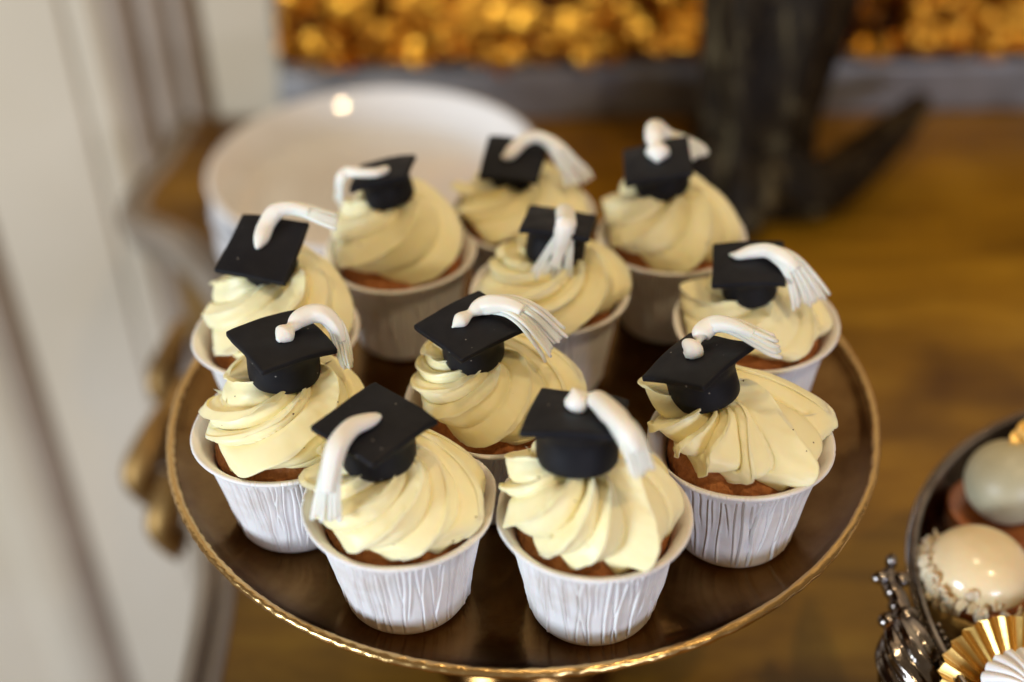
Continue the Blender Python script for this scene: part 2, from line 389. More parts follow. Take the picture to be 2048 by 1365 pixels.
for i in range(16):
    x = rng.uniform(-54, 54); z = rng.uniform(.8, 9.5)
    if bm_ is None:
        o = mesh("gilt_boss", *ball((0, 0, 0), .55, 8), M['gilt'], frame); bm_ = o.data
    else: o = link(bpy.data.objects.new("gilt_boss", bm_), frame)
    o.location = Vector((x, -2.4, z)) * CM; s = rng.uniform(.5, 1.3); o.scale = (s, s, s)

# ------------------------------------------------------------------ bronze tree-trunk lamp base
trunk = thing("bronze_trunk", "dark bronze tree trunk shaped stand with spreading root feet behind the cupcakes", "trunk stand", (17.8, 43.0, TZ))
def bark(seed):
    def f(t, a):
        P = np.stack(np.broadcast_arrays(np.cos(a) * 2.2, np.sin(a) * 2.2, t * 3.0), -1)
        return 1 + .13 * wob(P, 1.6, seed, 3) + .07 * np.sin(a * 7 + 3 * t + seed)
    return f
p = smoothpath([(0, 0, .4), (.0, .1, 4), (.2, .3, 9), (.5, .6, 15), (.9, .8, 24), (1.2, 1.0, 38)], 70)
r = np.interp(p[:, 2], [0, 3, 6, 10, 16, 24, 38], [4.6, 4.0, 3.8, 4.4, 5.3, 5.7, 6.0])
mesh("trunk", *tube(p, r, 64, shape=bark(1)), M['bark'], trunk)
for pts, rr_, sd in (
    ([(.5, -2.0, 4.4), (3.6, -3.0, 2.6), (7.5, .0, 2.6), (11.5, 4.5, 3.2), (14.6, 8.0, 4.0)], [2.4, 2.3, 1.9, 1.5, .8], 2),
    ([(-.5, -2, 4.5), (-1.0, -5.0, 3.0), (-1.6, -7.5, 1.6)], [2.6, 2.0, .7], 3),
    ([(-1.5, -1, 4.5), (-5.0, -1.5, 3.0), (-8.0, -1.0, 1.6), (-9.5, -.8, .8)], [2.4, 1.8, 1.2, .5], 4),
    ([(-1, 2, 4.5), (-2.0, 6, 3.0), (-3.0, 9.0, 1.2)], [2.5, 2.0, .9], 5)):
    pp = smoothpath(pts, 36); ra = np.interp(np.linspace(0, 1, 36), np.linspace(0, 1, len(rr_)), rr_)
    pp[:, 2] = np.maximum(pp[:, 2], ra * .9)
    mesh("root_foot", *tube(pp, ra, 28, shape=bark(sd)), M['bark'], trunk)

# ------------------------------------------------------------------ stack of white deep plates
prof = [(0, .0), (6.2, .0), (6.3, .45), (8.6, .9), (10.6, 2.2), (11.35, 3.25), (11.45, 3.42), (11.3, 3.5), (11.0, 3.4), (10.0, 2.2), (9.2, 1.05), (8.6, .75), (6, .68), (0, .66)]
pv = smoothpath(prof, 70); pv[0] = (0.001, 0); pv[-1] = (.001, .66); pv[:, 0] = np.maximum(pv[:, 0], 0.001)
V, F = lathe([tuple(a) for a in pv], 120)
plate_me = None
lab = ["white porcelain deep plate at the top of the stack behind the cupcakes", "white deep plate directly beneath the top plate of the stack",
       "white deep plate third from the top of the stack", "white deep plate second from the bottom of the stack", "white deep plate at the bottom of the stack on the table"]
for i in range(5):
    nm = lab[4 - i]
    if plate_me is None:
        o = mesh("deep_plate", V, F, M['porcelain'], label=nm, cat="plate", group="white deep plates stacked on the table"); plate_me = o.data
    else: o = link(bpy.data.objects.new("deep_plate", plate_me), None, nm, "plate", "white deep plates stacked on the table")
    o.location = Vector((-9.7 + .1 * (i % 2), 35.3 - .1 * (i % 3), TZ + .02 + i * 1.17)) * CM

# ------------------------------------------------------------------ cake stand
stand = thing("cake_stand", "round bronze cake stand with hammered gold rim carrying the cupcakes", "cake stand", (0, 0, TZ))
dz = -TZ
pr = [(0.01, 0), (4, 0), (8, -.01), (11.6, 0), (12.7, .06), (13.5, .24), (14.1, .52), (14.55, .84), (14.62, .86), (14.66, .72), (14.45, .3), (13.9, -.12), (12.8, -.42), (9, -.6), (4, -.8), (1.6, -1.0), (0.01, -1.0)]
pp = np.vstack([np.linspace(pr[0], pr[3], 30), smoothpath(pr[3:], 90)[1:]])
V, F = lathe([tuple(a) for a in pp], 200)
mesh("dish", V + np.array([0, 0, dz]), F[:, ::-1], M['bronze'], stand)
a = np.linspace(0, 2 * np.pi, 900, endpoint=False); b = np.linspace(0, 2 * np.pi, 16, endpoint=False)
A, Bq = np.meshgrid(a, b, indexing='ij')
P = np.stack([14.7 * np.cos(A), 14.7 * np.sin(A), np.cos(Bq)], -1)
rad = .185 * (1 + .07 * wob(P, 3.2, 21, 3) + .11 * wob(P, 12, 23, 2))
rr_ = 14.74 + rad * np.cos(Bq) + .02 * wob(P, 1.5, 22)
V = np.stack([rr_ * np.cos(A), rr_ * np.sin(A), .92 + rad * np.sin(Bq) + dz], -1).reshape(-1, 3)
mesh("rim", V, gridf(900, 16, True, True), M['goldrim'], stand)
pr = [(2.6, dz - 1.0), (2.0, dz - 1.6), (1.2, dz - 2.6), (1.0, dz - 4), (1.7, dz - 5), (1.9, dz - 5.6), (1.5, dz - 6.4), (1.0, dz - 7.4), (1.1, dz - 9), (1.8, dz - 11), (3.0, dz - 12.2)]
V, F = lathe([tuple(q) for q in smoothpath(pr, 60)], 48); mesh("stem", V, F[:, ::-1], M['goldrim'], stand)
pr = [(2.6, 3.0), (3.2, 2.6), (3.6, 1.9), (4.0, 1.3), (4.3, .8), (4.4, .35), (4.3, .02), (0.01, .02)]
V, F = lathe([tuple(q) for q in smoothpath(pr, 60)], 80); mesh("foot", V, F[:, ::-1], M['bronze'], stand)

# ------------------------------------------------------------------ cupcakes
H = 4.64
CUPS = {'A': (-4.33, -10.06), 'B': (2.39, -10.74), 'C': (7.98, -7.15), 'D': (-8.92, -5.97), 'E': (-1.09, -4.65), 'F': (-10.05, 0.04),
        'G': (-5.33, 5.97), 'H': (0.23, 9.14), 'I': (6.93, 6.83), 'J': (1.28, 2.59), 'K': (9.63, 0.02)}
CAPS = {
'A':((-4.941, -10.054, 8.198),(0.7421, -0.6697, 0.027),(-0.0388, -0.0027, 0.9992),3.015,[(-4.70,-10.02,8.36,0.18),(-5.05,-10.37,8.47,0.27),(-5.57,-10.78,8.52,0.31),(-5.96,-11.47,8.40,0.35),(-6.18,-11.86,7.84,0.40),(-6.31,-12.21,7.24,0.42),(-6.41,-12.46,6.63,0.48),(-6.47,-12.72,6.13,0.52)]),
'B':((1.75, -10.563, 8.931),(0.9726, -0.2229, 0.0655),(-0.0172, 0.2119, 0.9771),3.046,[(1.40,-10.41,9.10,0.29),(1.72,-10.44,9.16,0.34),(2.04,-10.31,9.19,0.27),(2.35,-10.51,9.34,0.32),(2.77,-11.52,9.62,0.40),(3.18,-12.52,9.74,0.41),(3.46,-12.93,9.37,0.41),(3.63,-13.12,8.90,0.39),(3.77,-13.31,8.44,0.40)]),
'C':((6.166, -6.589, 7.915),(0.6655, -0.6782, 0.3117),(-0.2777, 0.1626, 0.9468),2.997,[(5.78,-6.49,7.94,0.24),(6.03,-6.42,8.06,0.35),(6.32,-6.00,8.17,0.20),(6.44,-5.73,8.32,0.35),(6.89,-5.47,8.52,0.35),(7.38,-5.84,8.78,0.34),(7.80,-6.28,8.87,0.33),(8.27,-6.78,8.88,0.34),(8.73,-7.00,8.74,0.38),(9.10,-6.81,8.49,0.41)]),
'D':((-8.581, -5.577, 8.419),(0.5527, -0.8331, 0.0199),(0.0475, 0.0553, 0.9973),2.938,[(-8.62,-6.04,8.60,0.20),(-8.43,-5.71,8.64,0.30),(-8.18,-5.27,8.68,0.28),(-7.97,-4.97,8.76,0.35),(-7.52,-4.73,8.82,0.37),(-7.05,-4.77,8.75,0.37),(-6.66,-4.98,8.39,0.34),(-6.49,-5.20,7.80,0.31),(-6.38,-5.46,7.30,0.24),(-6.30,-5.61,6.91,0.17)]),
'E':((-1.847, -4.48, 8.089),(0.5975, -0.8017, -0.016),(-0.0643, -0.0679, 0.9956),2.986,[(-2.50,-4.80,8.12,0.06),(-2.26,-4.60,8.23,0.21),(-1.89,-4.31,8.35,0.24),(-1.41,-4.03,8.50,0.35),(-0.86,-4.16,8.68,0.46),(-0.33,-4.37,8.75,0.51),(0.20,-4.66,8.61,0.56),(0.68,-4.74,8.13,0.64),(1.16,-4.75,7.46,0.67),(1.43,-4.78,7.08,0.76)]),
'F':((-10.113, 0.228, 8.664),(0.9585, -0.2843, -0.021),(-0.0725, -0.3145, 0.9465),3.01,[(-10.28,-0.06,8.68,0.17),(-10.13,0.33,8.91,0.32),(-9.97,0.84,9.20,0.32),(-9.62,1.23,9.56,0.35),(-9.03,1.27,9.73,0.29),(-8.39,1.17,9.64,0.29),(-7.76,1.04,9.43,0.32),(-7.09,1.02,9.16,0.35)]),
'G':((-5.889, 6.424, 8.517),(0.967, -0.0622, 0.247),(-0.2373, 0.1319, 0.9624),2.545,[(-5.55,5.96,8.79,0.22),(-6.00,5.55,8.82,0.22),(-6.67,5.61,8.80,0.22),(-7.29,5.86,8.72,0.26),(-7.59,5.72,8.50,0.29),(-7.75,5.89,7.82,0.34),(-7.92,6.08,7.02,0.38)]),
'H':((-0.186, 9.512, 7.261),(0.9787, -0.2019, -0.0385),(0.0028, -0.1742, 0.9847),2.816,[(-0.72,9.34,7.38,0.15),(-0.37,9.42,7.47,0.30),(0.20,10.02,7.76,0.30),(0.81,10.19,7.94,0.30),(1.40,10.00,7.85,0.33),(1.89,9.56,7.57,0.43),(2.34,9.37,6.92,0.55),(2.75,9.26,6.29,0.71),(2.84,9.12,5.96,0.76)]),
'I':((6.081, 7.159, 8.364),(0.9725, -0.0567, 0.2259),(-0.2287, -0.0486, 0.9723),3.006,[(6.04,6.72,8.49,0.27),(6.12,7.18,8.63,0.41),(6.05,7.70,8.79,0.35),(6.05,8.27,8.98,0.46),(6.16,8.78,8.98,0.41),(6.58,8.95,8.57,0.40),(7.34,9.05,8.14,0.40),(8.07,8.66,7.88,0.40),(8.27,8.48,7.61,0.32)]),
'J':((1.679, 2.886, 7.956),(0.9797, -0.1665, -0.1114),(0.1467, 0.2171, 0.9651),2.879,[(1.56,3.24,8.05,0.17),(1.87,3.20,8.17,0.38),(1.92,2.17,8.39,0.40),(1.85,1.55,8.18,0.46),(1.67,1.65,7.46,0.57),(1.47,1.54,6.79,0.71),(1.29,1.35,6.24,0.86),(1.20,1.13,5.83,0.92)]),
'K':((9.107, 0.414, 7.365),(0.9787, -0.1399, 0.1501),(-0.1526, -0.0066, 0.9883),2.847,[(8.46,0.88,7.37,0.08),(8.77,0.59,7.52,0.20),(9.25,0.54,7.69,0.28),(9.80,0.25,7.93,0.30),(10.26,-0.24,8.00,0.38),(10.67,-0.61,7.80,0.45),(11.05,-0.79,7.25,0.55),(11.34,-0.96,6.69,0.66),(11.58,-1.12,6.12,0.76)]),
}
CUPLAB = {
 'A': "cupcake at the front edge left, cream swirl ending in two points over bare cake",
 'B': "cupcake at the front edge right, cream swirl bulging over the right of its white case",
 'C': "right front cupcake, cream swirl with a wide ledge of paper case on its right",
 'D': "cupcake at the left front, stacked cream folds above a wide crescent of brown cake",
 'E': "cupcake in the middle directly behind the front pair, its case hidden by their frosting",
 'F': "cupcake at the far left whose paper case is dented, behind the left front cupcake",
 'G': "back cupcake in front of the white plates with bare orange-brown cake on its right",
 'H': "rearmost cupcake in the middle, between the plates and the bronze trunk",
 'I': "cupcake at the back right in front of the bronze trunk",
 'J': "cupcake in the centre behind the middle one, shaded brown case visible on its right",
 'K': "far right cupcake behind the right front one with deep gap of white case"}
CAPLAB = {
 'A': "black graduation cap, diamond board and tassel hanging over its left edge, front row",
 'B': "black graduation cap at front with white tassel curving down its right side",
 'C': "black graduation cap with round white button and tassel reaching right, on right front cupcake",
 'D': "black graduation cap with short tassel curling over its back corner, on left front cupcake",
 'E': "black graduation cap with wide fringed white tassel fanning right, on the middle cupcake",
 'F': "black graduation cap tipped towards the viewer, tassel stretching right, on far left cupcake",
 'G': "black graduation cap tipped to the left, tassel falling left, in front of white plates",
 'H': "black graduation cap with long tassel arching right, on the rearmost middle cupcake",
 'I': "black graduation cap with only a stub of tassel seen, in front of the bronze trunk",
 'J': "black graduation cap with tassel hanging down its front, on the centre cupcake",
 'K': "black graduation cap with separate tassel strands fanning right, on the far right cupcake"}
# swirl settings per cake: arms, twist (turns), ridge depth, arm phase, seed
SWIRL = {'A': (4, .50, .66, .3, 11), 'B': (6, .30, .62, 1.9, 12), 'C': (5, .44, .64, .9, 13), 'D': (4, .66, .60, 2.2, 14), 'E': (4, .66, .60, .2, 15),
         'F': (4, .56, .60, .5, 16), 'G': (4, .60, .60, 1.2, 17), 'H': (4, .64, .56, .8, 18), 'I': (5, .48, .60, .4, 19), 'J': (4, .6, .58, .1, 20), 'K': (4, .56, .60, 2.6, 21)}
SHARP = set('ABCDE')

def clipfun(k, slack):
    """radius limit towards the neighbouring cups, where the paper cases press against each other"""
    c = np.array(CUPS[k]); nb = []
    for q, d in CUPS.items():
        if q == k: continue
        v = np.array(d) - c; L = np.hypot(*v)
        if L < 7.3: nb.append((math.atan2(v[1], v[0]), L / 2 - slack))
    def f(ph, r):
        r = r.copy() if isinstance(r, np.ndarray) else np.full_like(ph, r)
        for a, d in nb:
            co_ = np.cos(ph - a); lim = np.where(co_ > .2, d / np.maximum(co_, .2), 99.0)
            k_ = 14.0                                    # soft minimum
            m0 = np.minimum(r, lim); r = m0 - np.log(np.exp(-k_ * (r - m0)) + np.exp(-k_ * (lim - m0))) / k_ + np.log(1 + np.exp(-k_ * np.abs(0 * r + 1.2))) / k_
        return r
    return f

def wrapper(k, root, seed):
    r = np.random.RandomState(seed); hi = k in SHARP
    n = 900 if hi else 420
    # outer profile bottom centre -> wall -> rolled lip -> inner wall
    wallz = np.concatenate([np.linspace(.34, 1.0, 8), np.linspace(1.1, 3.75, 22), np.linspace(3.83, 4.3, 7)])
    wallr = np.interp(wallz, [.34, 1.0, 3.7, 4.3], [2.29, 2.375, 2.85, 3.06])
    bot = [(0.01, .0), (1.2, .0), (1.95, .0), (2.1, .015), (2.2, .08), (2.26, .19)]
    lip = [(3.16, 4.45), (3.29, 4.49), (3.385, 4.515), (3.41, 4.57), (3.385, 4.63), (3.33, 4.655), (3.25, 4.64), (3.14, 4.57), (3.06, 4.47)]
    inn = [(2.98, 4.3), (2.78, 3.9), (2.70, 3.5), (2.64, 3.2)]
    P = np.array(bot + list(zip(wallr, wallz)) + lip + inn)
    nb_, nw, nl = len(bot), len(wallz), len(lip)
    ph = np.linspace(0, 2 * np.pi, n, endpoint=False)[:, None]
    R = P[None, :, 0] + 0 * ph; Z = P[None, :, 1] + 0 * ph
    zz = P[:, 1][None]; isw = np.zeros(len(P)); isw[nb_:nb_ + nw] = 1; isw = isw[None]
    inner = np.zeros(len(P)); inner[nb_ + nw + nl:] = 1; inner = inner[None]
    # pressed pleats: sharp irregular creases that wander and fade
    d = np.zeros_like(R); t = 0
    while t < 2 * np.pi - .03:
        amp = r.uniform(.5, 1.2); lo = r.uniform(.1, 2.6) if r.rand() < .6 else .1; hi_z = r.uniform(3.7, 4.25)
        lean = r.normal(0, .018); w1 = r.uniform(.022, .046); wf = r.uniform(1.2, 3.0); wp = r.uniform(0, 6)
        c = t + lean * (zz - 3.8) + .010 * np.sin(zz * wf + wp)
        x = (ph - c + np.pi) % (2 * np.pi) - np.pi
        fade = sstep(lo - .5, lo + .5, zz) * (1 - sstep(hi_z, hi_z + .15, zz))
        groove = -np.exp(-(x / (w1 * .34)) ** 2) + .55 * np.exp(-((x - w1 * .8) / (w1 * .7)) ** 2)
        d += amp * fade * groove
        t += r.uniform(.05, .13)
    R = R + isw * d * .105
    Pn = np.stack([np.cos(ph) * 2.6 + 0 * Z, np.sin(ph) * 2.6 + 0 * Z, Z], -1)
    R = R + isw * .03 * wob(Pn, 1.3, seed + 1, 3) * sstep(.3, 1.0, Z) + isw * .018 * wob(Pn, 6, seed + 5, 3) * (1 - sstep(.8, 2.2, Z))
    # fine crimps on the lip and out-of-round rim
    islip = np.zeros(len(P)); islip[nb_ + nw - 2:nb_ + nw + nl] = 1
    cr_ = np.zeros_like(ph); 
    for _ in range(60):
        x = (ph - r.uniform(0, 6.283) + np.pi) % (2 * np.pi) - np.pi
        cr_ -= r.uniform(.3, 1.0) * np.exp(-(x / .009) ** 2)
    R = R + islip[None] * .022 * cr_; Z = Z + islip[None] * .016 * cr_
    up = sstep(1.0, 4.4, zz) 
    o2, o3 = r.uniform(0, 6.28, 2)
    R = R * (1 + up * (.012 * np.cos(2 * ph + o2) + .007 * np.cos(3 * ph + o3)))
    Z = Z + up * (.05 * np.cos(2 * ph + o3) + .035 * np.cos(3 * ph + o2) + .02 * np.cos(5 * ph + o2))
    R = np.where(R > 1.5, clipfun(k, .02 + 0.0)(ph + 0 * R, R) - inner * 0.05, R)
    V = np.stack([R * np.cos(ph), R * np.sin(ph), Z], -1).reshape(-1, 3)
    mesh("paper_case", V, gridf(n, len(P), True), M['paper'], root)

def cake(k, root, seed):
    n = 260; pr = np.array([(2.56, 3.3), (2.64, 3.7), (2.66, 3.95), (2.58, 4.2), (2.4, 4.42), (2.1, 4.6), (1.5, 4.7), (.8, 4.7), (.01, 4.72)])
    pr = smoothpath(pr, 64); pr[-1, 0] = .01
    cf_ = clipfun(k, .16)
    def rf(ph, r, z):
        Pn = np.stack([r * np.cos(ph), r * np.sin(ph), z], -1)
        z = z + .05 * wob(Pn, 2.5, seed, 4) + .05 * wob(Pn, 9, seed + 1, 3)
        r = r - .012 + .02 * wob(Pn, 5, seed + 2, 3)
        return np.where(r > 1.2, np.minimum(cf_(ph + 0 * r, r), r), r), z
    V, F = lathe([tuple(a) for a in pr], n, rf)
    mesh("cake", V, F, M['cake'], root)

def frosting(k, root, seed, cap):
    N, tw, amp, ph0, sd = SWIRL[k]
    r = np.random.RandomState(sd); hi = k in SHARP
    nu, nv = (560, 170) if hi else (340, 110)
    c = np.array(CUPS[k]); nrm = np.array(cap[2]); bot = np.array(cap[0]) - nrm * (.28 + CROWN[k] - .06)
    top = np.array([bot[0] - c[0], bot[1] - c[1], bot[2]])                 # swirl tip goes to the underside of the cap
    zt = top[2]
    b0 = 4.66
    hgt = zt - b0
    prof = np.array([(1.95, b0 + .02), (2.25, b0 - .06), (2.62, b0 + .08), (2.84, b0 + .27 * hgt), (2.74, b0 + .47 * hgt), (2.42, b0 + .67 * hgt), (2.02, b0 + .83 * hgt), (1.64, b0 + .95 * hgt), (1.25, b0 + 1.0 * hgt), (.5, b0 + .99 * hgt), (.02, b0 + .98 * hgt)])
    pp = smoothpath(prof, 400)
    sl = np.r_[0, np.cumsum(np.hypot(*np.diff(pp, axis=0).T))]; s_ = np.linspace(0, 1, nv)
    pr = np.stack([np.interp(s_ * sl[-1], sl, pp[:, i]) for i in (0, 1)], -1)
    tn = np.gradient(pr, axis=0); tn /= np.linalg.norm(tn, axis=1)[:, None]; nn = np.c_[tn[:, 1], -tn[:, 0]]
    psi = np.linspace(0, 2 * np.pi, nu, endpoint=False)[:, None]; s = s_[None]
    sw = s ** .85
    # mesh lines follow the arms, which run round and up; going down the dome each fold overlaps the next
    ph = psi + 2 * np.pi * tw * sw + .30 * np.sin(psi + sd) * sw
    Pq = np.stack([np.cos(ph) * 1.5, np.sin(ph) * 1.5, s * 3 + 0 * ph], -1)
    q = N * (psi + ph0) / (2 * np.pi) + .13 * wob(Pq, 1.0, sd, 2) + 0 * s
    q = (-q) % N
    arm = np.floor(q).astype(int); f = q - arm
    # second, finer set of folds riding on the arms
    av = r.uniform(.65, 1.3, N); wv_ = r.uniform(-.06, .06, N)
    # every arm carries a main fold and a lesser one beside it
    cut = (.42 + r.uniform(-.10, .10, N))[arm]; low = r.uniform(.45, .9, N)[arm]; cut = np.where((r.rand(N) < .5)[arm], cut, 1e-4)
    first = f < cut
    A = np.where(first, av[arm] * low, av[arm]); f = np.where(first, f / cut, (f - cut) / (1 - cut))
    peak = .74 + wv_[arm]
    rise = np.sin(np.pi * .5 * np.clip(f / peak, 0, 1)) ** .72
    saw = np.where(f < peak, rise, np.clip((1 - f) / (1 - peak), 0, 1) ** .7)
    start = np.where(first, 0.0, 0.0)
    saw2 = .5 - .5 * np.cos(2 * np.pi * f)
    fine = np.maximum(0, np.sin(np.pi * ((f * 2.0 + .35) % 1))) ** 1.5
    env = sstep(0, .06, s) * (1 - sstep(.80, .93, s))
    env0 = (1 - sstep(.80, .93, s))
    hN = amp * A * (saw - .62) * env0 * (.85 + .25 * np.sin(3 * ph + sd)) + .05 * fine * env
    dn = amp * 1.05 * A * np.exp(-((f - peak) / .15) ** 2) * env0              # lips hang down over the fold below
    hN += .05 * wob(Pq, 2.2, sd + 3, 3) + .012 * wob(Pq, 9, sd + 4, 2) * env
    R = pr[None, :, 0] + hN * nn[None, :, 0] - dn * tn[None, :, 0]
    Z = pr[None, :, 1] + hN * nn[None, :, 1] - dn * tn[None, :, 1] 
    rag = np.exp(-((f - peak) / .10) ** 2) * env0 * wob(Pq, 7, sd + 6, 3); R += .035 * rag; Z -= .06 * rag
    # points of the folds at the lower edge, bare cake between them
    edge = np.exp(-(s / .10) ** 2)
    Z -= edge * (.34 * A * (saw - .5)); R += edge * .10 * (saw - .5)
    # low ring of smeared cream round the foot of the cap
    ring = np.exp(-((s - .82) / .05) ** 2); Z += ring * (.02 + .10 * wob(Pq * 1.8, 2.4, sd + 8, 3))
    side_ = .10 * np.cos(ph - r.uniform(0, 6.28)) + .05 * np.cos(2 * ph + 1)
    R = R * (1 + (1 - s) * side_ * .7)
    R = np.where(Z < 4.62, np.minimum(R, 2.60 + np.clip(Z - 4.0, 0, 1) * .45), R)
    R = np.where(R > 1.0, np.minimum(clipfun(k, -.12)(ph + 0 * R, R), R + .02), R)
    X = R * np.cos(ph); Y = R * np.sin(ph)
    g = sstep(.15, .95, (Z - b0) / hgt); X = X + top[0] * g; Y = Y + top[1] * g
    V = np.stack([X, Y, Z], -1).reshape(-1, 3)
    V = np.vstack([V]); F = gridf(nu, nv, True)
    mesh("frosting_swirl", V, F, M['frosting'], root)

def grad_cap(k, cap):
    c, x, nrm, s, tp = cap
    r = np.random.RandomState(ord(k)); c = np.array(c); x = np.array(x); z = np.array(nrm); y = np.cross(z, x); x = np.cross(y, z)
    R = np.stack([x, y, z], 1)
    hc = CROWN[k]; foot = c - z * (.28 + hc)
    root = thing("graduation_cap", CAPLAB[k], "graduation cap", foot, "graduation caps on the cupcakes")
    root.rotation_euler = Matrix(R.tolist()).to_euler()
    loc = lambda P: (np.asarray(P) - foot) @ R
    th = .24
    V, F = rbox(s, s, th, .07, 18)
    q = 2 * V[:, :2] / s; b = r.uniform(-1, 1, 5)
    V[:, 2] += -.07 * (q ** 2).sum(1) + -.05 * np.exp(-(q ** 2).sum(1) / .08) + .08 * b[0] * q[:, 0] * q[:, 1] + .07 * b[1] * q[:, 0] ** 3 + .07 * b[2] * q[:, 1] ** 3 + .05 * wob(V * np.array([1, 1, 0]), 1.6, ord(k), 2) + .012 * wob(V, 7, ord(k) + 1, 2)
    V[:, :2] *= (1 + .035 * wob(V * np.array([1, 1, 0]), 1.3, ord(k) + 5, 2))[:, None]
    V[:, 2] += hc + .28 - th / 2 + .04
    mesh("mortarboard", V, F, M['black'], root)
    w = CROWNR[k]
    pr = [(.01, 0), (.55 * w, .0), (.86 * w, .04), (.95 * w, .13), (.98 * w, .4), (.98 * w, .7 * hc), (1.06 * w, hc * .92), (1.12 * w, hc + .1), (.01, hc + .1)]
    pr = np.vstack([smoothpath(pr[:8], 40), [(.01, hc + .1)]]); pr[0] = (.01, 0)
    def rf(ph, rr_, zz):
        Pn = np.stack([np.cos(ph) * rr_, np.sin(ph) * rr_, zz], -1)
        return rr_ * (1 + .025 * np.cos(2 * ph + b[3] * 3) + .02 * wob(Pn, 2.0, ord(k) + 2, 3)), zz + .0 * ph
    V, F = lathe([tuple(a) for a in pr], 72, rf)
    mesh("crown", V, F[:, :], M['black'], root)
    # tassel: a rolled cord that splits into strands
    tp = np.array(tp); P = loc(tp[:, :3]); wd = tp[:, 3]
    n = 90; C = smoothpath(np.c_[P, wd], n); path, wd = C[:, :3], C[:, 3]
    L = np.r_[0, np.cumsum(np.linalg.norm(np.diff(path, axis=0), axis=1))]; t = L / L[-1]
    split = SPLIT[k]
    # keep the cord resting on top of the board instead of cutting through it
    half = s / 2
    T = np.gradient(path, axis=0); T /= np.linalg.norm(T, axis=1)[:, None]
    view = loc(np.array([0, -42.7, 35.7])[None])[0] - path; view /= np.linalg.norm(view, axis=1)[:, None]
    outw = path[-1] - path[0]; outw[2] = 0; outw /= np.linalg.norm(outw); nn = np.array([0, 0, 1.0])
    sd0 = np.cross(outw, nn)
    side = np.cross(T, .55 * view + .45 * (nn + .4 * outw)[None]); side /= np.linalg.norm(side, axis=1)[:, None]
    if k == 'J':
        side = np.tile(R.T @ np.array([1.0, .1, 0]), (n, 1)); side -= T * (side * T).sum(1)[:, None]; side /= np.linalg.norm(side, axis=1)[:, None]
    B = np.cross(side, T)
    on = (np.abs(path[:, 0]) < half) & (np.abs(path[:, 1]) < half)
    cap_r = np.minimum(wd, .42) * np.interp(t, [0, .03, .08, .2, split, split + .3, 1], [.45, .8, .95, 1, 1, .62, .35])
    cap_r *= 1 + BEAD.get(k, 0) * (np.exp(-((t - .08) / .05) ** 2) - .9 * np.exp(-((t - .17) / .035) ** 2))
    m_ = t < split + .32
    ztop = hc + .30
    pz = path.copy(); inside = on & (path[:, 2] > ztop - .3); pz[:, 2] = np.where(inside, np.maximum(path[:, 2], ztop + cap_r * .55), path[:, 2])
    ker = np.ones(7) / 7; pz[3:-3, 2] = np.convolve(pz[:, 2], ker, 'valid'); path = pz
    def sh(tt, a): return 1 + .07 * np.sin(a * 6 + 2) * sstep(split * .8, split * 1.2, tt * (split + .32)) + .03 * np.sin(tt * 9 + a * 2 + b[4] * 4)
    tas = mesh("tassel", *tube(path[m_], cap_r[m_], 20, side=side[m_], flat=.85, shape=sh), M['white'], root)
    ns = NSTR[k]
    i0 = np.searchsorted(t, split * .75); pp0 = path[i0:]; tt = (t[i0:] - t[i0]) / (1 - t[i0])
    for layer in range(2):
        for j in range(ns):
            u = (j + .5 * (layer)) / (ns - .5) * 2 - 1 if ns > 1 else 0
            u = u * .92 + r.normal(0, .04)
            jit = r.normal(0, .05); ln = r.uniform(.90, 1.0)
            off = side[i0:] * (u * wd[i0:] * np.interp(tt, [0, .4, 1], [.55, .85, 1.0 + SPREAD[k]]))[:, None]
            dpt = B[i0:] * ((.10 - .16 * layer) + (-.20 * u * u) + jit * tt ** 2 * 2.0 + .05 * np.sin(tt * 3 + j))[:, None] * np.minimum(wd[i0:], .6)[:, None] * 1.2
            pl = pp0 + off + dpt; kk = max(8, int(len(pl) * ln)); pl = smoothpath(pl[:kk], 22)
            w0 = np.interp(np.linspace(0, 1, 22), [0, .3, 1], [.9, 1, .85]) * (np.interp(np.linspace(0, 1, 22), tt, wd[i0:]).mean() / ns * 1.02 + .012)
            w0 = np.clip(w0, .05, .17); w0[0] *= .4; w0[-1] *= .8
            V, F = tube(pl, w0, 8, flat=.8); mesh("strand", V, F, M['white'], tas)
    return root

CROWN = {'A': 1.45, 'B': 1.65, 'C': 1.45, 'D': 1.5, 'E': 1.4, 'F': 1.25, 'G': 1.30, 'H': 1.05, 'I': 1.35, 'J': 1.5, 'K': 1.4}
CROWNR = {'A': 1.30, 'B': 1.38, 'C': 1.27, 'D': 1.30, 'E': 1.2, 'F': 1.2, 'G': 1.1, 'H': 1.08, 'I': 1.24, 'J': 1.25, 'K': 1.18}
SPLIT = {'A': .45, 'B': .5, 'C': .42, 'D': .45, 'E': .28, 'F': .4, 'G': .45, 'H': .35, 'I': .5, 'J': .5, 'K': .32}
NSTR = {'A': 6, 'B': 5, 'C': 4, 'D': 5, 'E': 7, 'F': 5, 'G': 5, 'H': 6, 'I': 5, 'J': 9, 'K': 5}
SPREAD = {'A': .05, 'B': .0, 'C': .05, 'D': .1, 'E': .1, 'F': .1, 'G': .1, 'H': .05, 'I': .1, 'J': .05, 'K': .15}
BEAD = {'B': .45, 'C': .5, 'D': .3, 'E': .35, 'I': .35}
for i, k in enumerate(CUPS):
    root = thing("cupcake", CUPLAB[k], "cupcake", (*CUPS[k], .012), "cupcakes on the cake stand")
    wrapper(k, root, 100 + i); cake(k, root, 200 + i); frosting(k, root, 300 + i, CAPS[k])
    grad_cap(k, CAPS[k])

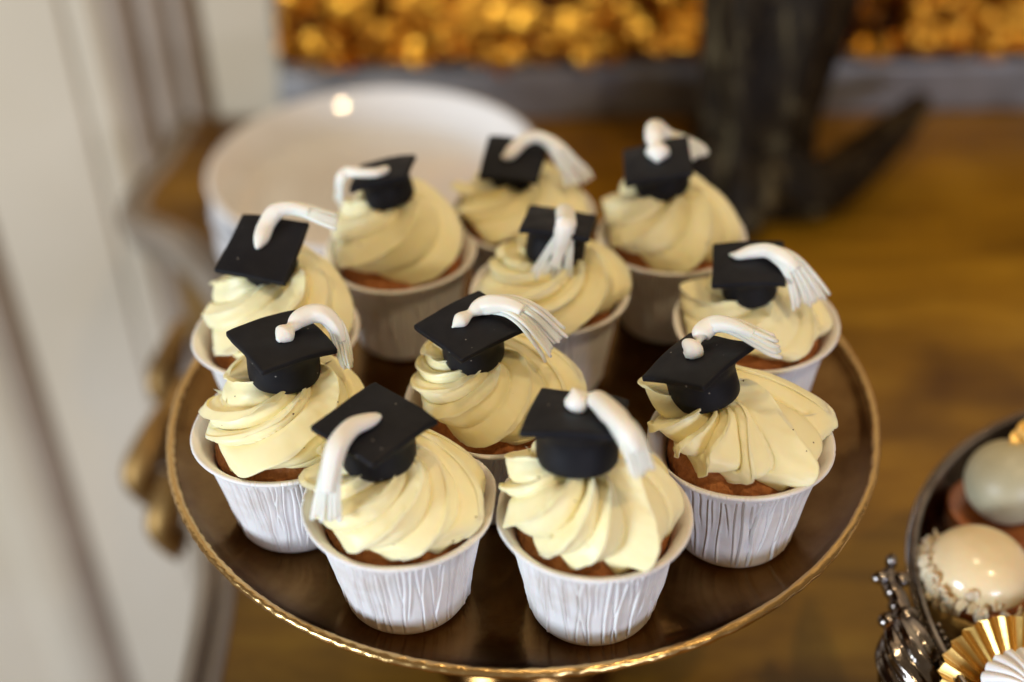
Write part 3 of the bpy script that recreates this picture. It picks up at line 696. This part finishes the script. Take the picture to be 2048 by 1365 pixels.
# ------------------------------------------------------------------ silver dish with pastries, lower right
DC = np.array([28.8, -8.0, TZ]); R0 = 12.8; ZR = 11.0                     # rim 11 cm above the table
dish = thing("silver_dish", "round footed silver dish with cast ornamental handle holding pastries at lower right", "dish", DC)
pr = [(.01, ZR - 1.8), (6, ZR - 1.8), (11.6, ZR - 1.75), (12.3, ZR - 1.5), (12.6, ZR - .8), (12.72, ZR - .1), (12.8, ZR), (12.9, ZR - .15), (12.8, ZR - 1.0), (12.4, ZR - 1.8), (11.4, ZR - 2.2), (5, ZR - 2.5), (.01, ZR - 2.6)]
pp = np.vstack([np.linspace(pr[0], pr[1], 8), smoothpath(pr[1:], 80)[1:]])
V, F = lathe([tuple(a) for a in pp], 160); mesh("bowl", V, F[:, ::-1], M['silver'], dish)
pr = [(2.6, ZR - 2.4), (1.3, ZR - 4.5), (1.9, ZR - 7.5), (1.3, ZR - 9), (3.5, 1.2), (6.0, .7), (6.5, .02), (.01, .02)]
V, F = lathe([tuple(a) for a in smoothpath(pr, 60)], 64); mesh("foot", V, F[:, ::-1], M['silver'], dish)
a = np.linspace(0, 2 * np.pi, 200, endpoint=False); V, F = tube(np.stack([12.85 * np.cos(a), 12.85 * np.sin(a), np.full(200, ZR)], -1), .16, 8)
rim = mesh("rim", V, F, M['silver'], dish)
bme = None
for i in range(110):
    t = math.radians(110 + i * 1.25)
    if bme is None:
        o = mesh("bead", *ball((0, 0, 0), .13, 6), M['silver'], rim); bme = o.data
    else: o = link(bpy.data.objects.new("bead", bme), rim)
    o.location = Vector((13.1 * math.cos(t), 13.1 * math.sin(t), ZR - .12)) * CM
# handle: leafy finial, knobs and a twisted gadrooned bulb
ha = math.radians(176); hx, hy = 13.9 * math.cos(ha), 13.9 * math.sin(ha)
handle = mesh("handle", *join([tube(smoothpath([(hx, hy + 1.0, ZR + .25), (hx - .1, hy + .4, ZR + .1), (hx + .1, hy - .4, ZR), (hx + .1, hy - 1.7, ZR - .4), (hx + .3, hy - 4.5, ZR - 2.6), (hx + .9, hy - 5.5, ZR - 3.8)], 40), np.interp(np.linspace(0, 1, 40), [0, .2, .5, 1], [.25, .34, .42, .5]), 14)]), M['silver'], dish)
for (dx, dy, dz_, s_, q) in ((-.35, 1.5, .6, .42, (1.3, .8, .8)), (.1, 2.1, .9, .36, (.8, .9, 1.3)), (.4, 1.4, .6, .40, (1, 1, .8)), (-.05, .9, .45, .45, (1, 1, 1)), (0.05, .2, .3, .48, (1.1, .8, 1)),
                             (-.55, -.5, .3, .42, (1.2, 1, .9)), (.1, -.55, .45, .62, (1.1, .9, 1)), (.5, -.6, .2, .4, (1, 1, 1)), (.1, -1.2, .3, .5, (1, .7, 1))):
    mesh("knob", *ball((hx + dx, hy + dy - .9, ZR + dz_ - .35), s_ * .85, 10, q), M['silver'], handle)
cpt = np.array([hx - .05, hy - 3.4, ZR - .9])
def gad(t, a): return 1 + .13 * np.cos(7 * (a + 2.2 * t)) ** 3
pth = smoothpath([cpt + (0, 1.9, .9), cpt + (-.05, .9, .6), cpt, cpt + (.2, -1.4, -.8), cpt + (.5, -2.4, -1.8)], 50)
mesh("twisted_bulb", *tube(pth, 1.05 * np.sin(np.linspace(.25, 3.0, 50)) ** .8 + .12, 84, shape=gad), M['silver'], handle)
for j, dx in enumerate((1.0, 1.35)):
    for i in range(12):
        mesh("bead", *ball((hx + dx + .05 * i * (j + 1) * .6, hy - 1.7 - i * .30, ZR - .05 - .06 * i), .15, 6), M['silver'], handle)

FL = TZ + ZR - 1.79                                                  # dish floor
def tartlet(pos, label):
    t = thing("cream_tart", label, "tart", (*pos, FL), None); t.scale = (.88, .88, .82)
    pr = [(.01, 0), (2.3, 0), (2.5, .1), (2.75, 1.2), (2.82, 1.75), (2.7, 1.85), (2.5, 1.7), (2.35, 1.2), (.01, 1.15)]
    def rf(ph, r, z): return r * (1 + .012 * np.cos(26 * ph)), z
    V, F = lathe(pr, 130, rf); mesh("tart_shell", V, F[:, :], M['tart'], t)
    V, F = lathe(smoothpath([(2.4, 1.5), (2.3, 1.85), (2.0, 2.0), (1.0, 2.05), (.01, 2.05)], 20), 64); mesh("jam_layer", V, F, M['jam'], t)
    V, F = lathe(smoothpath([(2.0, 2.0), (2.30, 2.3), (2.34, 2.8), (2.1, 3.5), (1.6, 4.05), (.9, 4.38), (.01, 4.48)], 40), 80); dm = mesh("cream_dome", V, F, M['glaze'], t)
    V0 = np.array([(-.32, -.2, 0), (0, -.27, .06), (.33, -.12, .02), (.28, .17, -.03), (0, .26, .05), (-.3, .18, .0)]); V = np.vstack([V0, V0 + np.array([0, 0, .06])])
    F = [[5, 4, 3, 2, 1, 0], [6, 7, 8, 9, 10, 11]] + [[i, (i + 1) % 6, 6 + (i + 1) % 6, 6 + i] for i in range(6)]
    fme = None
    for i in range(120):
        a = rng.normal(math.radians(195), .7); zz = 2.05 + abs(rng.normal(0, .5)); rr_ = 2.42 - .12 * (zz - 2.1) + rng.uniform(-.05, .32)
        if fme is None: o = mesh("almond_flake", V, F, M['flake'], t, smooth=False); fme = o.data
        else: o = link(bpy.data.objects.new("almond_flake", fme), t)
        o.location = Vector((rr_ * math.cos(a), rr_ * math.sin(a), zz)) * CM; s_ = rng.uniform(.6, 1.15); o.scale = (s_, s_, s_)
        o.rotation_euler = (rng.uniform(-1, 1), rng.uniform(.6, 2.2), a + rng.uniform(-.6, .6))
tartlet((18.55, -6.2), "small tart with glossy cream dome and almond flakes on its left side")
b_ = thing("glazed_ball", "pale grey green glazed ball pastry on orange base behind the cream tart", "pastry", (21.1, -1.6, FL))
V, F = lathe(smoothpath([(.01, 0), (2.0, 0), (2.2, .2), (2.25, .9), (2.0, 1.1), (.01, 1.1)], 30), 60); mesh("orange_base", V, F[:, :], M['jam'], b_)
mesh("ball", *ball((0, 0, 2.7), 1.85, 24), M['pearl'], b_)

def fluted(cname, label, pos, tilt, yaw, r1, r2, white=True, ns=30):
    t = thing(cname, label, "pastry case", pos, None); t.rotation_euler = (tilt, 0, yaw)
    n = ns * 14
    def cone(rin, rout, z0, z1, amp, m, nm, par):
        ph = np.linspace(0, 2 * np.pi, n, endpoint=False)[:, None]; u = np.linspace(0, 1, 26)[None]
        tri = np.abs(((ph * ns / (2 * np.pi)) % 1) * 2 - 1); tri = tri ** .8
        R = rin + (rout - rin) * u * (1 - .03 * (tri - .5) * 2 * u); Z = z0 + (z1 - z0) * u ** 1.3 + amp * (tri - .5) * (.35 + .65 * u)
        V = np.stack([R * np.cos(ph), R * np.sin(ph), Z], -1)
        return mesh(nm, V.reshape(-1, 3), gridf(n, 26, True), M[m], par)
    cone(.3, r1, 0, 1.0, .30, 'goldfoil', "gold_case", t)
    if white:
        ph = np.linspace(0, 2 * np.pi, n, endpoint=False)[:, None]; u = np.linspace(0, 1, 30)[None]; k_ = 22
        lob = np.abs(np.sin(ph * k_ / 2)) ** .55
        R = r2 * (u ** .8) * (1 - .07 * (1 - lob) * u); Z = .95 + 1.0 * np.cos(u * 1.35) + .22 * (lob - .5) * sstep(.05, .5, u) 
        V = np.stack([R * np.cos(ph), R * np.sin(ph), Z], -1); mesh("fluted_meringue", V.reshape(-1, 3), gridf(n, 30, True), M['meringue'], t)
    return t
fluted("gold_case_pastry", "gold pleated paper case holding a white fluted meringue at the dish edge", (18.7, -12.1, FL + .9), .30, -.05, 3.3, 1.9)
fluted("gold_case_pastry", "empty gold pleated paper case leaning on the grey green glazed ball", (23.0, -1.6, FL + 3.7), .5, -.5, 2.1, 1.2, white=False, ns=22)
